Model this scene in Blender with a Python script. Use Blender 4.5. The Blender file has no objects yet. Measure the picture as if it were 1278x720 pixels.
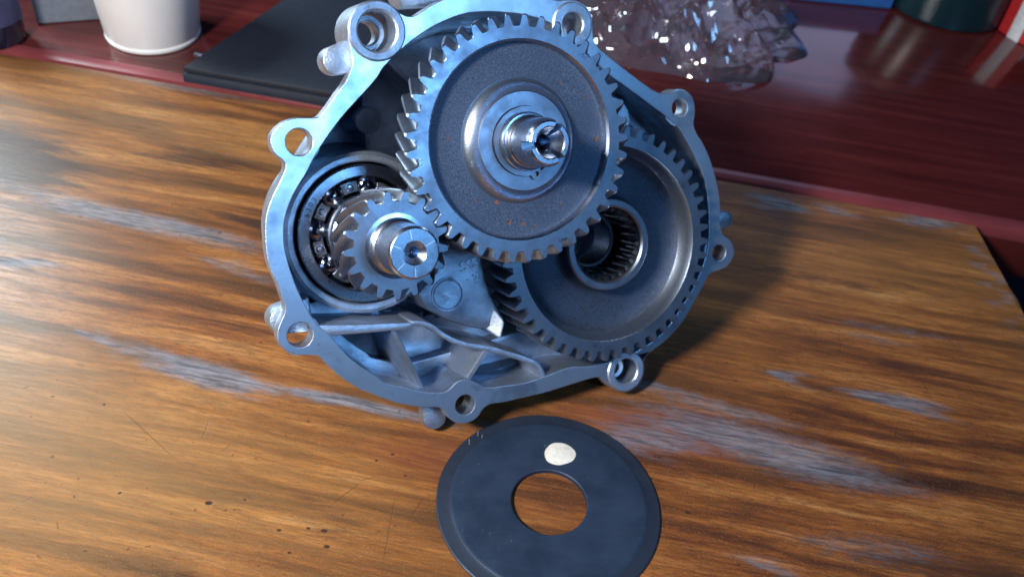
import bpy, bmesh, math, random
from mathutils import Matrix, Vector, noise
random.seed(7)
PI = math.pi
MM = 0.001
scene = bpy.context.scene
C = scene.collection

# ------------------------------------------------------------------ camera
cam_d = bpy.data.cameras.new('Camera'); cam = bpy.data.objects.new('Camera', cam_d); C.objects.link(cam)
cam.matrix_world = Matrix(((0.99536, -0.07038, -0.06559, 0.0), (0.0, 0.68179, -0.73154, 0.0), (0.09620, 0.72815, 0.67863, 0.281), (0, 0, 0, 1)))
cam_d.sensor_width = 36.0; cam_d.lens = 33.80
cam_d.clip_start = 0.01; cam_d.clip_end = 20.0
cam_d.dof.use_dof = True; cam_d.dof.focus_distance = 0.285; cam_d.dof.aperture_fstop = 21.0
scene.camera = cam

# ------------------------------------------------------------------ world and lamps
w = bpy.data.worlds.new('World'); scene.world = w; w.use_nodes = True
bg = w.node_tree.nodes['Background']; bg.inputs[0].default_value = (0.12, 0.28, 0.80, 1); bg.inputs[1].default_value = 0.035

def area(name, loc, target, sx, sy, power, col):
    l = bpy.data.lights.new(name, 'AREA'); l.shape = 'RECTANGLE'; l.size = sx; l.size_y = sy; l.energy = power; l.color = col
    o = bpy.data.objects.new(name, l); C.objects.link(o); o.location = loc
    o.rotation_euler = (Vector(target) - Vector(loc)).to_track_quat('-Z', 'Y').to_euler()
    return o
area('lamp_light', (-0.31, -0.06, 0.46), (0.03, 0.25, 0.04), 0.09, 0.09, 6.9, (1.0, 0.965, 0.93))
area('window_light', (0.55, -0.36, 0.66), (-0.01, 0.27, 0.10), 0.28, 0.26, 3.3, (0.22, 0.54, 1.0))
area('pot_fill_light', (-0.40, 0.58, 0.27), (-0.18, 0.49, 0.02), 0.14, 0.14, 2.7, (0.74, 0.93, 1.0))  # added fill placed close by to brighten the white pot
area('rear_window_light', (0.66, 1.75, 0.80), (0.22, 0.50, 0.0), 0.50, 0.42, 1.0, (0.55, 0.60, 1.0))
scene.view_settings.view_transform = 'Standard'; scene.view_settings.look = 'None'
scene.view_settings.exposure = 0.0; scene.view_settings.gamma = 1.0
scene.view_settings.use_curve_mapping = False
scene.cycles.max_bounces = 7; scene.cycles.transparent_max_bounces = 10; scene.cycles.diffuse_bounces = 3; scene.cycles.glossy_bounces = 4

# ------------------------------------------------------------------ frames
# housing frame: u right in the flange plane, v up in it, L out of it (mm); the part leans back on the table
HF = Matrix(((0.90245, -0.22778, 0.36565, -0.028805), (0.43079, 0.47717, -0.76598, 0.250800), (0.0, 0.84878, 0.52875, 0.068681), (0, 0, 0, 1)))

# ------------------------------------------------------------------ material helpers
class NT:
    def __init__(s, name):
        s.m = bpy.data.materials.new(name); s.m.use_nodes = True; s.t = s.m.node_tree; s.n = s.t.nodes
        s.b = s.n['Principled BSDF']; s.out = s.n['Material Output']
    def new(s, typ, **k):
        n = s.n.new(typ)
        for a, v in k.items(): setattr(n, a, v)
        return n
    def link(s, a, b): s.t.links.new(a, b)
    def val(s, sock, v):
        if hasattr(v, 'is_linked') or hasattr(v, 'links'): s.link(v, sock)
        else: sock.default_value = v
    def math(s, op, a, b=0.0, clamp=False):
        n = s.new('ShaderNodeMath', operation=op); n.use_clamp = clamp
        s.val(n.inputs[0], a); s.val(n.inputs[1], b); return n.outputs[0]
    def noise(s, vec, scale, detail=4, rough=0.55, dist=0.0):
        n = s.new('ShaderNodeTexNoise'); s.link(vec, n.inputs['Vector']); n.inputs['Scale'].default_value = scale
        n.inputs['Detail'].default_value = detail; n.inputs['Roughness'].default_value = rough; n.inputs['Distortion'].default_value = dist
        return n.outputs['Fac']
    def coord(s, kind='Object'): return s.new('ShaderNodeTexCoord').outputs[kind]
    def mapping(s, vec, loc=(0,0,0), rot=(0,0,0), scale=(1,1,1), typ='POINT'):
        n = s.new('ShaderNodeMapping', vector_type=typ); s.link(vec, n.inputs[0])
        n.inputs[1].default_value = loc; n.inputs[2].default_value = rot; n.inputs[3].default_value = scale
        return n.outputs[0]
    def ramp(s, fac, stops):
        n = s.new('ShaderNodeValToRGB'); s.link(fac, n.inputs[0]); r = n.color_ramp
        while len(r.elements) < len(stops): r.elements.new(0.5)
        for e, (p, c) in zip(r.elements, stops): e.position = p; e.color = (*c, 1) if len(c) == 3 else c
        return n.outputs[0]
    def mix(s, fac, a, b, mode='MIX'):
        n = s.new('ShaderNodeMix', data_type='RGBA', blend_type=mode); s.val(n.inputs[0], fac)
        for k, v in ((6, a), (7, b)):
            if isinstance(v, tuple): n.inputs[k].default_value = (*v, 1)
            else: s.link(v, n.inputs[k])
        return n.outputs[2]
    def rng(s, v, a, b, c=0.0, d=1.0, smooth=True):
        n = s.new('ShaderNodeMapRange'); n.interpolation_type = 'SMOOTHSTEP' if smooth else 'LINEAR'
        s.link(v, n.inputs[0])
        for i, x in enumerate((a, b, c, d)): n.inputs[i+1].default_value = x
        return n.outputs[0]
    def bump(s, h, strength, dist):
        n = s.new('ShaderNodeBump'); n.inputs['Strength'].default_value = strength; n.inputs['Distance'].default_value = dist
        s.link(h, n.inputs['Height']); s.link(n.outputs[0], s.b.inputs['Normal']); return n
    def set(s, col=None, rough=None, metal=None, **k):
        if col is not None:
            if isinstance(col, tuple): s.b.inputs['Base Color'].default_value = (*col, 1)
            else: s.link(col, s.b.inputs['Base Color'])
        if rough is not None: s.val(s.b.inputs['Roughness'], rough)
        if metal is not None: s.val(s.b.inputs['Metallic'], metal)
        for a, v in k.items(): s.val(s.b.inputs[a.replace('_', ' ')], v)
        return s.m

def metal(name, dark, light, rough, metallic=1.0, sc=120, bumps=0.25, bsc=900, bd=0.0003, spread=0.12):
    t = NT(name); c = t.coord()
    n1 = t.noise(c, sc, 5, 0.6); n2 = t.noise(c, bsc, 3, 0.6)
    col = t.mix(t.rng(n1, 0.3, 0.7), dark, light)
    r = t.rng(n1, 0.25, 0.75, rough + spread, rough - spread, False)
    t.bump(n2, bumps, bd)
    return t.set(col, r, metallic)

M = {}
M['cast'] = metal('cast_aluminium', (0.30, 0.36, 0.46), (0.56, 0.65, 0.78), 0.42, 0.92, 110, 0.5, 1500, 0.0004)
def machined():
    t = NT('machined_aluminium'); c = t.coord()
    st = t.noise(t.mapping(c, rot=(0, 0, 0.7), scale=(60, 1400, 200)), 1.0, 3, 0.6)
    bl = t.noise(c, 55, 5, 0.6); sp = t.noise(c, 420, 3, 0.6)
    col = t.mix(t.rng(bl, 0.35, 0.68), (0.46, 0.54, 0.67), (0.72, 0.81, 0.94))
    ox = t.noise(t.mapping(c, loc=(.013, .02, 0)), 42, 4, 0.55)
    col = t.mix(t.rng(ox, 0.57, 0.65, 0, 0.5), col, (0.17, 0.22, 0.31))
    col = t.mix(t.rng(sp, 0.66, 0.72, 0, 0.5), col, (0.16, 0.20, 0.28))
    t.bump(st, 0.07, 0.0002)
    return t.set(col, t.rng(bl, 0.3, 0.7, 0.40, 0.26, False), 0.95)
M['machined'] = machined()
M['gear'] = metal('ground_gear_steel', (0.19, 0.225, 0.29), (0.29, 0.34, 0.43), 0.36, 0.95, 160, 0.15, 1500, 0.0002)
M['bright'] = metal('polished_steel', (0.40, 0.47, 0.60), (0.56, 0.64, 0.78), 0.27, 1.0, 200, 0.03, 1400, 0.0001, 0.07)
M['race'] = metal('bearing_race_steel', (0.22, 0.26, 0.34), (0.32, 0.37, 0.46), 0.28, 1.0, 150, 0.05, 1400, 0.0001, 0.06)
M['ball'] = metal('bearing_ball_steel', (0.34, 0.36, 0.42), (0.42, 0.45, 0.52), 0.10, 1.0, 80, 0.02, 900, 0.0001, 0.03)
M['cage'] = metal('bearing_cage_steel', (0.14, 0.15, 0.18), (0.24, 0.26, 0.30), 0.36, 0.9, 300, 0.2, 900, 0.0002)
M['fillet'] = metal('smooth_forged_steel', (0.30, 0.36, 0.46), (0.44, 0.52, 0.64), 0.30, 0.95, 1500, 0.14, 1700, 0.0003, 0.05)
M['shaded_bore'] = metal('shade_darkened_steel', (0.06, 0.07, 0.09), (0.11, 0.13, 0.16), 0.34, 0.9, 300, 0.2, 900, 0.0002)  # bore steel darkened to paint in the shade beneath the large gear
M['engraved'] = metal('engraved_mark', (0.03, 0.035, 0.045), (0.05, 0.055, 0.07), 0.6, 0.3)
M['scored'] = metal('scored_bright_line', (0.75, 0.82, 0.92), (0.85, 0.9, 0.98), 0.35, 0.8)

RUST = [(-23.2,4.8,.7),(-10.4,-12.2,.8),(-10.8,-18.1,.9),(-7.6,-25.2,1.0),(-2.7,-27.0,.8),(0.1,-28.4,.6),(1.9,-28.3,.5),(26.4,10.1,.7),(29.3,3.5,.6),(21.9,-4.0,.8),(28.5,-4.3,1.1),(28.4,-7.5,.6),(17.6,15.8,.7),(21.1,5.1,.4),(5.9,17.6,.5),(-18,-16,.5),(12,-23,.5)]
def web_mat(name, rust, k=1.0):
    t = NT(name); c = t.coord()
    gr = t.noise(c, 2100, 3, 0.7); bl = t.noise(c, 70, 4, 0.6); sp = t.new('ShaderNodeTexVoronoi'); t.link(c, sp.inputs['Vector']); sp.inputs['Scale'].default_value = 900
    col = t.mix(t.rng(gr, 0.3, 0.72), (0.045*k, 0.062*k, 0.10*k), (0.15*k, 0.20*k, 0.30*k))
    col = t.mix(t.rng(bl, 0.35, 0.7, 0, 0.5), col, (0.07, 0.10, 0.16))
    col = t.mix(t.rng(sp.outputs['Distance'], 0.08, 0.14, 0.3, 0), col, (0.42, 0.5, 0.62))
    met = 0.75
    if rust:
        nd = t.noise(c, 900, 3, 0.6)
        mask = None
        for (x, y, r) in RUST:
            p = t.mapping(c, loc=(x*MM, y*MM, 0), scale=(r*.85*MM, r*.85*MM, 1), typ='TEXTURE')
            ln = t.new('ShaderNodeVectorMath', operation='LENGTH'); t.link(p, ln.inputs[0])
            d = t.math('ADD', ln.outputs['Value'], t.math('MULTIPLY', nd, 1.2))
            k = t.rng(d, 1.15, 1.75, 1, 0)
            mask = k if mask is None else t.math('MAXIMUM', mask, k)
        col = t.mix(mask, col, t.mix(t.rng(nd, 0.45, 0.6), (0.20, 0.075, 0.03), (0.035, 0.025, 0.02)))
        met = t.math('MULTIPLY', t.math('SUBTRACT', 1.0, mask), 0.75)
    t.bump(gr, 0.38, 0.0005)
    return t.set(col, t.rng(gr, 0.3, 0.7, 0.50, 0.66, False), met)
M['web'] = web_mat('forged_gear_web', True)
M['web2'] = web_mat('forged_gear_web_shaded', False, 0.55)  # web colours scaled down, painting in the shade behind the large gear

def washer_mat():
    t = NT('blued_washer_steel'); c = t.coord()
    n1 = t.noise(c, 60, 5, 0.6); n2 = t.noise(c, 1500, 3, 0.7)
    col = t.mix(t.rng(n1, 0.3, 0.7), (0.016, 0.032, 0.066), (0.030, 0.052, 0.098))
    col = t.mix(t.rng(n2, 0.7, 0.78, 0, 0.35), col, (0.2, 0.26, 0.33))
    sm = t.noise(t.mapping(c, rot=(0, 0, .6), scale=(30, 110, 30)), 1, 5, .65); col = t.mix(t.rng(sm, .55, .75, 0, .35), col, (.06, .085, .13))
    sp = t.noise(c, 420, 2, .5); col = t.mix(t.rng(sp, .72, .77, 0, .5), col, (.16, .2, .26))
    t.bump(n2, 0.25, 0.0002)
    return t.set(col, t.rng(sm, 0.3, 0.7, 0.62, 0.40, False), 0.35)
M['washer'] = washer_mat()
M['washer_edge'] = metal('blued_washer_rim', (0.020, 0.032, 0.056), (0.03, 0.045, 0.075), 0.5, 0.4, 200, 0.2)
def plain(name, col, rough, metal_=0.0, bsc=300, bs=0.1, var=0.8, **k):
    t = NT(name); c = t.coord(); n = t.noise(c, bsc, 4, 0.6)
    dk = tuple(x*var for x in col)
    t.bump(n, bs, 0.0003)
    return t.set(t.mix(t.rng(n, 0.3, 0.7), dk, col), rough, metal_, **k)
M['paint'] = plain('white_paint_dab', (0.74, 0.72, 0.65), 0.6, 0, 700, 0.5, 0.82)

# ------------------------------------------------------------------ mesh helpers
def obj_from(name, verts, faces, mat, parent=None, sharp=22, mats=None):
    me = bpy.data.meshes.new(name); me.from_pydata(verts, [], faces); me.update()
    bm = bmesh.new(); bm.from_mesh(me); bmesh.ops.remove_doubles(bm, verts=bm.verts, dist=1e-7); bmesh.ops.recalc_face_normals(bm, faces=bm.faces); bm.to_mesh(me); bm.free()
    return finish(name, me, mat, parent, sharp)
def finish(name, me, mat, parent=None, sharp=30):
    for m in (mat if isinstance(mat, (list, tuple)) else [mat]): me.materials.append(m)
    for p in me.polygons: p.use_smooth = True
    me.set_sharp_from_angle(angle=math.radians(sharp))
    o = bpy.data.objects.new(name, me); C.objects.link(o)
    if parent: o.parent = parent
    return o
def tag(o, label, cat, group=None):
    o['label'] = label; o['category'] = cat
    if group: o['group'] = group
    return o

class HThing:
    """a thing in the housing frame: base (u,v,L) in mm; parts are given in housing mm"""
    def __init__(s, name, base, label, cat):
        s.o = bpy.data.objects.new(name, None); C.objects.link(s.o); s.o.empty_display_size = 0.02
        s.base = Vector(base)
        s.o.matrix_world = HF @ Matrix.Translation(s.base * MM)
        tag(s.o, label, cat)
    def loc(s, pts): return [((p[0]-s.base.x)*MM, (p[1]-s.base.y)*MM, (p[2]-s.base.z)*MM) for p in pts]
    def part(s, name, vf, mat, parent=None, sharp=22):
        return obj_from(name, s.loc(vf[0]), vf[1], mat, parent or s.o, sharp)
    def part_me(s, name, me, mat, parent=None, sharp=30):
        for v in me.vertices: v.co = (v.co - s.base) * MM
        me.update(); return finish(name, me, mat, parent or s.o, sharp)

def lathe(c, prof, seg=96, a0=0.0, a1=None, closed=False):
    """revolve (r, L) profile round the axis at c; closed joins last ring to first"""
    full = a1 is None; V = []; F = []
    ns = seg if full else seg + 1
    for i in range(ns):
        a = 2*PI*i/seg if full else a0 + (a1-a0)*i/seg
        ca, sa = math.cos(a), math.sin(a)
        for r, L in prof: V.append((c[0]+r*ca, c[1]+r*sa, L))
    k = len(prof)
    for i in range(seg if full else seg):
        j = (i+1) % ns
        for m in range(k if closed else k-1):
            q = (m+1) % k
            F.append((i*k+m, j*k+m, j*k+q, i*k+q))
    if not full and closed:
        F.append(tuple(range(k))); F.append(tuple((ns-1)*k + m for m in reversed(range(k))))
    return V, F

def gear_teeth(c, z, rr, rt, L0, L1, twist, phase, rin_f, rin_b, ch=0.6, nl=8):
    """helical tooth ring: outer toothed surface plus the two annular faces down to rin"""
    h = rt-rr
    shp = [(-.5,0),(-.36,0.0),(-.29,.10),(-.24,.32),(-.185,.66),(-.125,.94),(-.09,1),(0,1),(.09,1),(.125,.94),(.185,.66),(.24,.32),(.29,.10),(.36,0.0)]
    n = z*len(shp); V = []; F = []
    def ring(L, tw, shrink):
        for t in range(z):
            for fr, e in shp:
                a = phase + 2*PI*(t+fr)/z + tw
                r = rr + h*e - (shrink if e > .05 else shrink*0.4)
                V.append((c[0]+r*math.cos(a), c[1]+r*math.sin(a), L))
    lev = [(L0, ch), (L0+ch, 0)] + [(L0+ch+(L1-L0-2*ch)*k/nl, 0) for k in range(1, nl)] + [(L1-ch, 0), (L1, ch)]
    for L, s in lev: ring(L, twist*(L-L0)/(L1-L0), s)
    for l in range(len(lev)-1):
        for i in range(n):
            j = (i+1) % n; F.append((l*n+i, l*n+j, (l+1)*n+j, (l+1)*n+i))
    for l, L, rin, tw in ((0, L0, rin_b, 0.0), (len(lev)-1, L1, rin_f, twist)):
        b = len(V)
        for t in range(z):
            for fr, e in shp:
                a = phase + 2*PI*(t+fr)/z + tw
                V.append((c[0]+rin*math.cos(a), c[1]+rin*math.sin(a), L))
        for i in range(n):
            j = (i+1) % n; F.append((l*n+i, l*n+j, b+j, b+i))
    return V, F

def area2(p): return sum(p[i][0]*p[(i+1) % len(p)][1]-p[(i+1) % len(p)][0]*p[i][1] for i in range(len(p)))/2
def smooth(p, k=4):
    out = []; n = len(p)
    for i in range(n):
        p0, p1, p2, p3 = p[i-1], p[i], p[(i+1) % n], p[(i+2) % n]
        for q in range(k):
            t = q/k
            out.append(tuple(0.5*((2*p1[d]) + (-p0[d]+p2[d])*t + (2*p0[d]-5*p1[d]+4*p2[d]-p3[d])*t*t + (-p0[d]+3*p1[d]-3*p2[d]+p3[d])*t*t*t) for d in (0, 1)))
    return out
def circle(c, r, n=48): return [(c[0]+r*math.cos(2*PI*i/n), c[1]+r*math.sin(2*PI*i/n)) for i in range(n)]
def offset_poly(p, d):
    if area2(p) < 0: p = p[::-1]
    out = []; n = len(p)
    for i in range(n):
        a, b = Vector(p[i-2]), Vector(p[(i+2) % n]); t = (b-a).normalized(); out.append((p[i][0]+t.y*d, p[i][1]-t.x*d))
    return out
def stroke(pts, w0, w1=None):
    """polyline -> closed outline with round ends"""
    w1 = w1 or w0; P = [Vector(p) for p in pts]; n = len(P); Lf = []; Rt = []
    for i in range(n):
        t = (P[min(i+1, n-1)]-P[max(i-1, 0)]).normalized(); nn = Vector((-t.y, t.x)); w_ = (w0+(w1-w0)*i/(n-1))/2
        Lf.append(P[i]+nn*w_); Rt.append(P[i]-nn*w_)
    t0 = (P[1]-P[0]).normalized(); t1 = (P[-1]-P[-2]).normalized()
    cap1 = [P[-1] + (t1*math.sin(a) + Vector((-t1.y, t1.x))*math.cos(a))*w1/2 for a in (PI*.25, PI*.5, PI*.75)]
    cap0 = [P[0] + (-t0*math.sin(a) - Vector((-t0.y, t0.x))*math.cos(a))*w0/2 for a in (PI*.25, PI*.5, PI*.75)]
    return [tuple(v) for v in Lf+cap1+Rt[::-1]+cap0]
def prism(outer, holes, L0, L1, bev=0.4):
    """filled outline with holes, extruded from L0 to L1, edges bevelled; returns a mesh in housing mm"""
    cu = bpy.data.curves.new('tmp', 'CURVE'); cu.dimensions = '2D'; cu.fill_mode = 'BOTH'
    cu.extrude = (L1-L0)/2 - bev; cu.bevel_depth = bev; cu.bevel_resolution = 1; cu.offset = -bev if bev else 0
    for k, p in enumerate([outer]+list(holes)):
        if (area2(p) > 0) != (k == 0): p = p[::-1]
        sp = cu.splines.new('POLY'); sp.points.add(len(p)-1); sp.use_cyclic_u = True
        for q, pt in zip(sp.points, p): q.co = (pt[0], pt[1], 0, 1)
    o = bpy.data.objects.new('tmp', cu); C.objects.link(o)
    dg = bpy.context.evaluated_depsgraph_get(); dg.update()
    me = bpy.data.meshes.new_from_object(o.evaluated_get(dg))
    bpy.data.objects.remove(o); bpy.data.curves.remove(cu)
    me.materials.clear()
    for v in me.vertices: v.co.z += (L0+L1)/2
    bm = bmesh.new(); bm.from_mesh(me); bmesh.ops.remove_doubles(bm, verts=bm.verts, dist=1e-4); bmesh.ops.recalc_face_normals(bm, faces=bm.faces); bm.to_mesh(me); bm.free()
    return me
def text_mesh(s, size, depth, xf):
    cu = bpy.data.curves.new('tmp', 'FONT'); cu.body = s; cu.size = size; cu.extrude = depth; cu.align_x = 'CENTER'; cu.align_y = 'CENTER'
    o = bpy.data.objects.new('tmp', cu); C.objects.link(o)
    dg = bpy.context.evaluated_depsgraph_get(); dg.update()
    me = bpy.data.meshes.new_from_object(o.evaluated_get(dg)); bpy.data.objects.remove(o); bpy.data.curves.remove(cu); me.materials.clear()
    me.transform(xf); return me
def join(mes):
    bm = bmesh.new()
    for m in mes: bm.from_mesh(m)
    me = bpy.data.meshes.new('j'); bm.to_mesh(me); bm.free(); return me
def box(cx, cy, cz, sx, sy, sz, rz=0.0):
    V = []; c, s = math.cos(rz), math.sin(rz)
    for x in (-1, 1):
        for y in (-1, 1):
            for z in (-1, 1):
                a, b = x*sx/2, y*sy/2; V.append((cx+a*c-b*s, cy+a*s+b*c, cz+z*sz/2))
    return V, [(0,1,3,2),(4,6,7,5),(0,4,5,1),(2,3,7,6),(0,2,6,4),(1,5,7,3)]

# ================================================================== the setting: floor, wooden table, red table
BC = Vector((261.4, 374.2)); BA = math.radians(-9.459)
BOARD = Matrix.Translation((BC.x*MM, BC.y*MM, 0)) @ Matrix.Rotation(BA, 4, 'Z')
# ellipses in table millimetres: centre x, y, half length, half width, angle
GREY = [(-391,-109,63,6,-.08,.85),(-419,-147,11,4.5,.07,.9),(-366,-181,11,4,-.22,.8),(-325,-186,30,5.5,-.10,1),(-270,-187,34,2.6,-.05,1),(-333,-128,18,5,-.16,.6),
        (-100,-130,9,3.2,-.27,.85),(-54,-134,20,4.2,-.08,.95),(-112,-170,50,9,-.12,.9),(-75,-206,30,7,.02,.5),(-57,-91,28,3.2,.01,.5),(-60,-99,22,3,-.03,.5),(-102,-12,14,6,.04,.9),(-70,-10,12,4,.0,.7),(-26,-6,14,6,-.02,.8),
        (-125,-155,34,3,-.05,.7),(-108,-221,11,3,-.02,.7),(0,-40,40,5,-1.45,.6),(-423,-2,56,5,-.01,.6),(-200,-185,24,3,.05,.8),(-165,-150,40,3,-.06,.7),(-355,-52,40,3,-.03,.3),(-250,-14,30,6,0,.5),(-160,-178,26,8,.1,.8)]
DARK = [(-377,-61,32,6,.0,.6),(-462,-82,34,17,-.3,.95),(-330,-98,45,3,-.06,.7),(-300,-160,50,4,-.04,.45),(-100,-64,60,5,-.02,.5),(-40,-60,30,3,-.04,.5),(-60,-112,50,3,-.04,.5),(-60,-170,40,4,-.05,.45),(-40,-210,50,8,0,.6),(-85,-133,24,3,-.1,.6),(-440,-30,60,3,-.02,.35),(-255,-240,12,5,-.3,.45),(-268,-232,10,4,.2,.4),(-350,-205,24,4,-.1,.25),(-350,-112,50,2.5,-.1,.6)]  # the widest ellipse, far left, paints a shadow into the wood
RED = [(-150,-172,40,12,.12,.75),(-195,-190,30,8,0,.5),(-180,-215,40,12,0,.35),(-230,-205,30,14,0,.5),(-260,-120,50,40,0,.42),(-250,-165,50,14,0,.45)]
PITS = [(-301,-240,1.5),(-275,-244.7,.9),(-266,-241.9,.8),(-260.6,-241.6,1.3),(-258,-247.2,1.2),(-330.7,-243,.8),(-246.7,-206,.9),(-251.5,-210,.8),(-372,-210,.7),(-353,-209,.8),(-226,-206,.8),(-221,-208,.7),(-140,-206,1.3),(-269,-252,.8),(-203,-204,.9),(-290,-236,.6),(-240,-214,.6)]
YEL = [(-390,-235,120,55,-.05,.75),(-320,-40,160,22,-.02,.5),(-60,-50,90,30,0,.35)]
SCR = [(-258,-226,7.1,1.0),(-252,-218,2.8,.48),(-304,-217,2.3,1.09),(-314,-211,3.7,1.69),(-344,-259,1.6,-.93),(-358,-252,2.6,.88),(-332,-218,14,-.53),(-44,-123,6.5,-1.34),(-78,-104,7.3,-1.59),(-240,-236,12.5,1.67),(-233,-226,5.5,1.29),(-24,-120,4.9,-1.05),(-90,-100,6,-.9),(-30,-90,7,-1.0),(-60,-150,6,1.3),(-54,-152,5,1.35),(-48,-151,5,1.2)]
def wood_mat():
    t = NT('worn_varnished_wood'); c = t.coord()
    def attr(n): q = t.new('ShaderNodeAttribute'); q.attribute_name = n; return q.outputs['Fac']
    base = t.new('ShaderNodeVectorMath', operation='ADD'); t.link(c, base.inputs[0])
    nz = t.new('ShaderNodeTexNoise'); t.link(t.mapping(c, scale=(14, 60, 14)), nz.inputs['Vector']); nz.inputs['Scale'].default_value = 1; nz.inputs['Detail'].default_value = 4
    sc = t.new('ShaderNodeVectorMath', operation='MULTIPLY_ADD'); t.link(nz.outputs['Color'], sc.inputs[0]); sc.inputs[1].default_value = (.012, .0040, 0); sc.inputs[2].default_value = (-.006, -.0020, 0)
    t.link(sc.outputs[0], base.inputs[1]); dc = base.outputs[0]
    g1 = t.noise(t.mapping(dc, scale=(8, 85, 10)), 1, 6, 0.68, 0.25)          # broad figure
    g2 = t.noise(t.mapping(dc, scale=(55, 620, 20)), 1, 5, 0.72)            # streaks
    g3 = t.noise(t.mapping(c, scale=(190, 1500, 100)), 1, 3, 0.68)           # pores
    g4 = t.noise(t.mapping(c, scale=(5, 9, 5)), 1, 3, 0.5)
    fine = t.noise(t.mapping(c, scale=(160, 700, 100)), 1, 4, 0.7)
    col = t.ramp(g1, [(.34, (.026, .012, .010)), (.43, (.090, .031, .015)), (.50, (.21, .070, .020)), (.59, (.335, .130, .036)), (.72, (.48, .245, .09))])
    col = t.mix(t.rng(g2, .36, .62, 0.6, 0), col, (.075, .030, .016))
    iso = t.noise(c, 1300, 3, 0.7); col = t.mix(t.rng(iso, .52, .72, 0, .4), col, (.06, .025, .014)); col = t.mix(t.rng(iso, .30, .46, .22, 0), col, (.50, .30, .15))
    col = t.mix(t.rng(g3, .50, .66, 0, .6), col, (.07, .028, .015))
    col = t.mix(t.rng(g4, .35, .7, 0, .3), col, (.26, .13, .035))
    rough = t.math('ADD', t.math('MULTIPLY', t.math('SUBTRACT', g2, .5), 1.0), t.math('MULTIPLY', t.math('SUBTRACT', fine, .5), .9))
    def mask(name, amt, e0, e1): return t.rng(t.math('SUBTRACT', attr(name), t.math('MULTIPLY', rough, amt)), e0, e1, 0, 1)
    col = t.mix(t.math('MULTIPLY', mask('yellow', .6, .0, .9), .55), col, t.mix(g2, (.15, .075, .022), (.47, .29, .115)))
    col = t.mix(mask('red', .5, .05, .75), col, t.mix(g2, (.085, .020, .012), (.26, .085, .045)))
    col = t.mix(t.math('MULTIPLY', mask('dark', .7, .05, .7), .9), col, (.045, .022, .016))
    gy = t.math('MULTIPLY', mask('grey', 1.4, .08, 1.0), .85)
    gcol = t.mix(t.rng(g2, .35, .62), (.055, .058, .075), (.21, .228, .275)); gcol = t.mix(t.rng(g3, .5, .66, 0, .5), gcol, (.10, .085, .08))
    col = t.mix(gy, col, gcol)
    def chain(lst):
        acc = None
        for (x, y, a, b, an) in lst:
            p = t.mapping(c, loc=(x*MM, y*MM, 0), rot=(0, 0, an), scale=(a*MM, b*MM, 1), typ='TEXTURE')
            ln = t.new('ShaderNodeVectorMath', operation='LENGTH'); t.link(p, ln.inputs[0])
            acc = ln.outputs['Value'] if acc is None else t.math('MINIMUM', acc, ln.outputs['Value'])
        return t.rng(t.math('ADD', acc, t.math('MULTIPLY', t.math('SUBTRACT', fine, .5), .9)), .75, 1.25, 1, 0)
    pit = chain([(x, y, r*.85, r*.55, .1) for x, y, r in PITS])
    scr = t.math('MULTIPLY', chain([(x, y, L, .2, a) for x, y, L, a in SCR]), .5)
    spk = t.noise(c, 330, 2, 0.5); spm = t.rng(spk, .68, .76, 0, .6)
    ps = t.math('MAXIMUM', pit, scr)
    col = t.mix(t.math('MAXIMUM', ps, spm), col, (.05, .026, .018))
    h = t.math('ADD', t.math('MULTIPLY', g3, .35), t.math('MULTIPLY', g2, .6)); h = t.math('SUBTRACT', h, t.math('MULTIPLY', ps, 1.2)); h = t.math('SUBTRACT', h, t.math('MULTIPLY', gy, .3))
    t.bump(h, 0.22, 0.0005)
    r = t.math('ADD', t.rng(g2, .3, .7, .44, .28, False), t.math('MULTIPLY', gy, .12))
    return t.set(col, r, 0.0, Specular_IOR_Level=0.25)
M['wood'] = wood_mat()
def red_mat():
    t = NT('glossy_red_lacquer'); c = t.coord()
    g = t.noise(t.mapping(c, scale=(9, 160, 10)), 1, 5, 0.6, .3); g2 = t.noise(c, 16, 4, .6)
    col = t.ramp(g, [(.3, (.046, .008, .007)), (.55, (.076, .012, .011)), (.75, (.105, .021, .017))])
    t.bump(t.noise(t.mapping(c, scale=(20, 500, 10)), 1, 3, .6), .06, .0004)
    return t.set(col, t.rng(g2, .35, .7, .12, .22, False), 0.0, Coat_Weight=0.5, Coat_Roughness=0.08)
M['red'] = red_mat()
M['floor'] = plain('dark_floor', (.02, .018, .03), .7)

def slab(name, pts, z0, z1, mat, bev, parent_m):
    me = prism(pts, [], z0, z1, bev)
    for v in me.vertices: v.co *= MM
    o = finish(name, me, mat, None, 40); o.matrix_world = parent_m; return o
fl = obj_from('floor', [(-3, -2, -.72), (3, -2, -.72), (3, 4, -.72), (-3, 4, -.72)], [(0, 1, 2, 3)], M['floor']); fl['kind'] = 'structure'
# right end of the board runs nearly straight towards the camera
ta = math.radians(-90.28) - BA
ex = Vector((math.cos(ta), math.sin(ta)))*480
slope = ex.x/ex.y
import numpy as np
xs = np.concatenate([[-1000, -800, -650], np.arange(-560, 0.1, 1.6)]); ys = np.concatenate([-np.arange(0, 296, 1.6), [-320, -400, -480]])
X0, Y = np.meshgrid(xs, ys); X = X0 + slope*Y*np.clip((X0+560)/560, 0, 1)
Y = Y + np.where(Y > -1e-6, .5*np.sin(X*.05)+.35*np.sin(X*.017+1)+.25*np.sin(X*.31), 0)
X = X + np.where(X0 > -1e-6, .5*np.sin(Y*.09)+.3*np.sin(Y*.33), 0)
Zt = np.zeros_like(X)
def drop(d): return np.where(d < 1.6, 1.6 - np.sqrt(np.maximum(0, 1.6**2 - (1.6-d)**2)), 0)
Zt -= drop(np.abs(Y - Y[0])) + 0; Zt -= drop(np.abs(X - X[:, -1:]))
Zt = np.maximum(Zt, -1.9)
ny_, nx_ = X.shape
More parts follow.
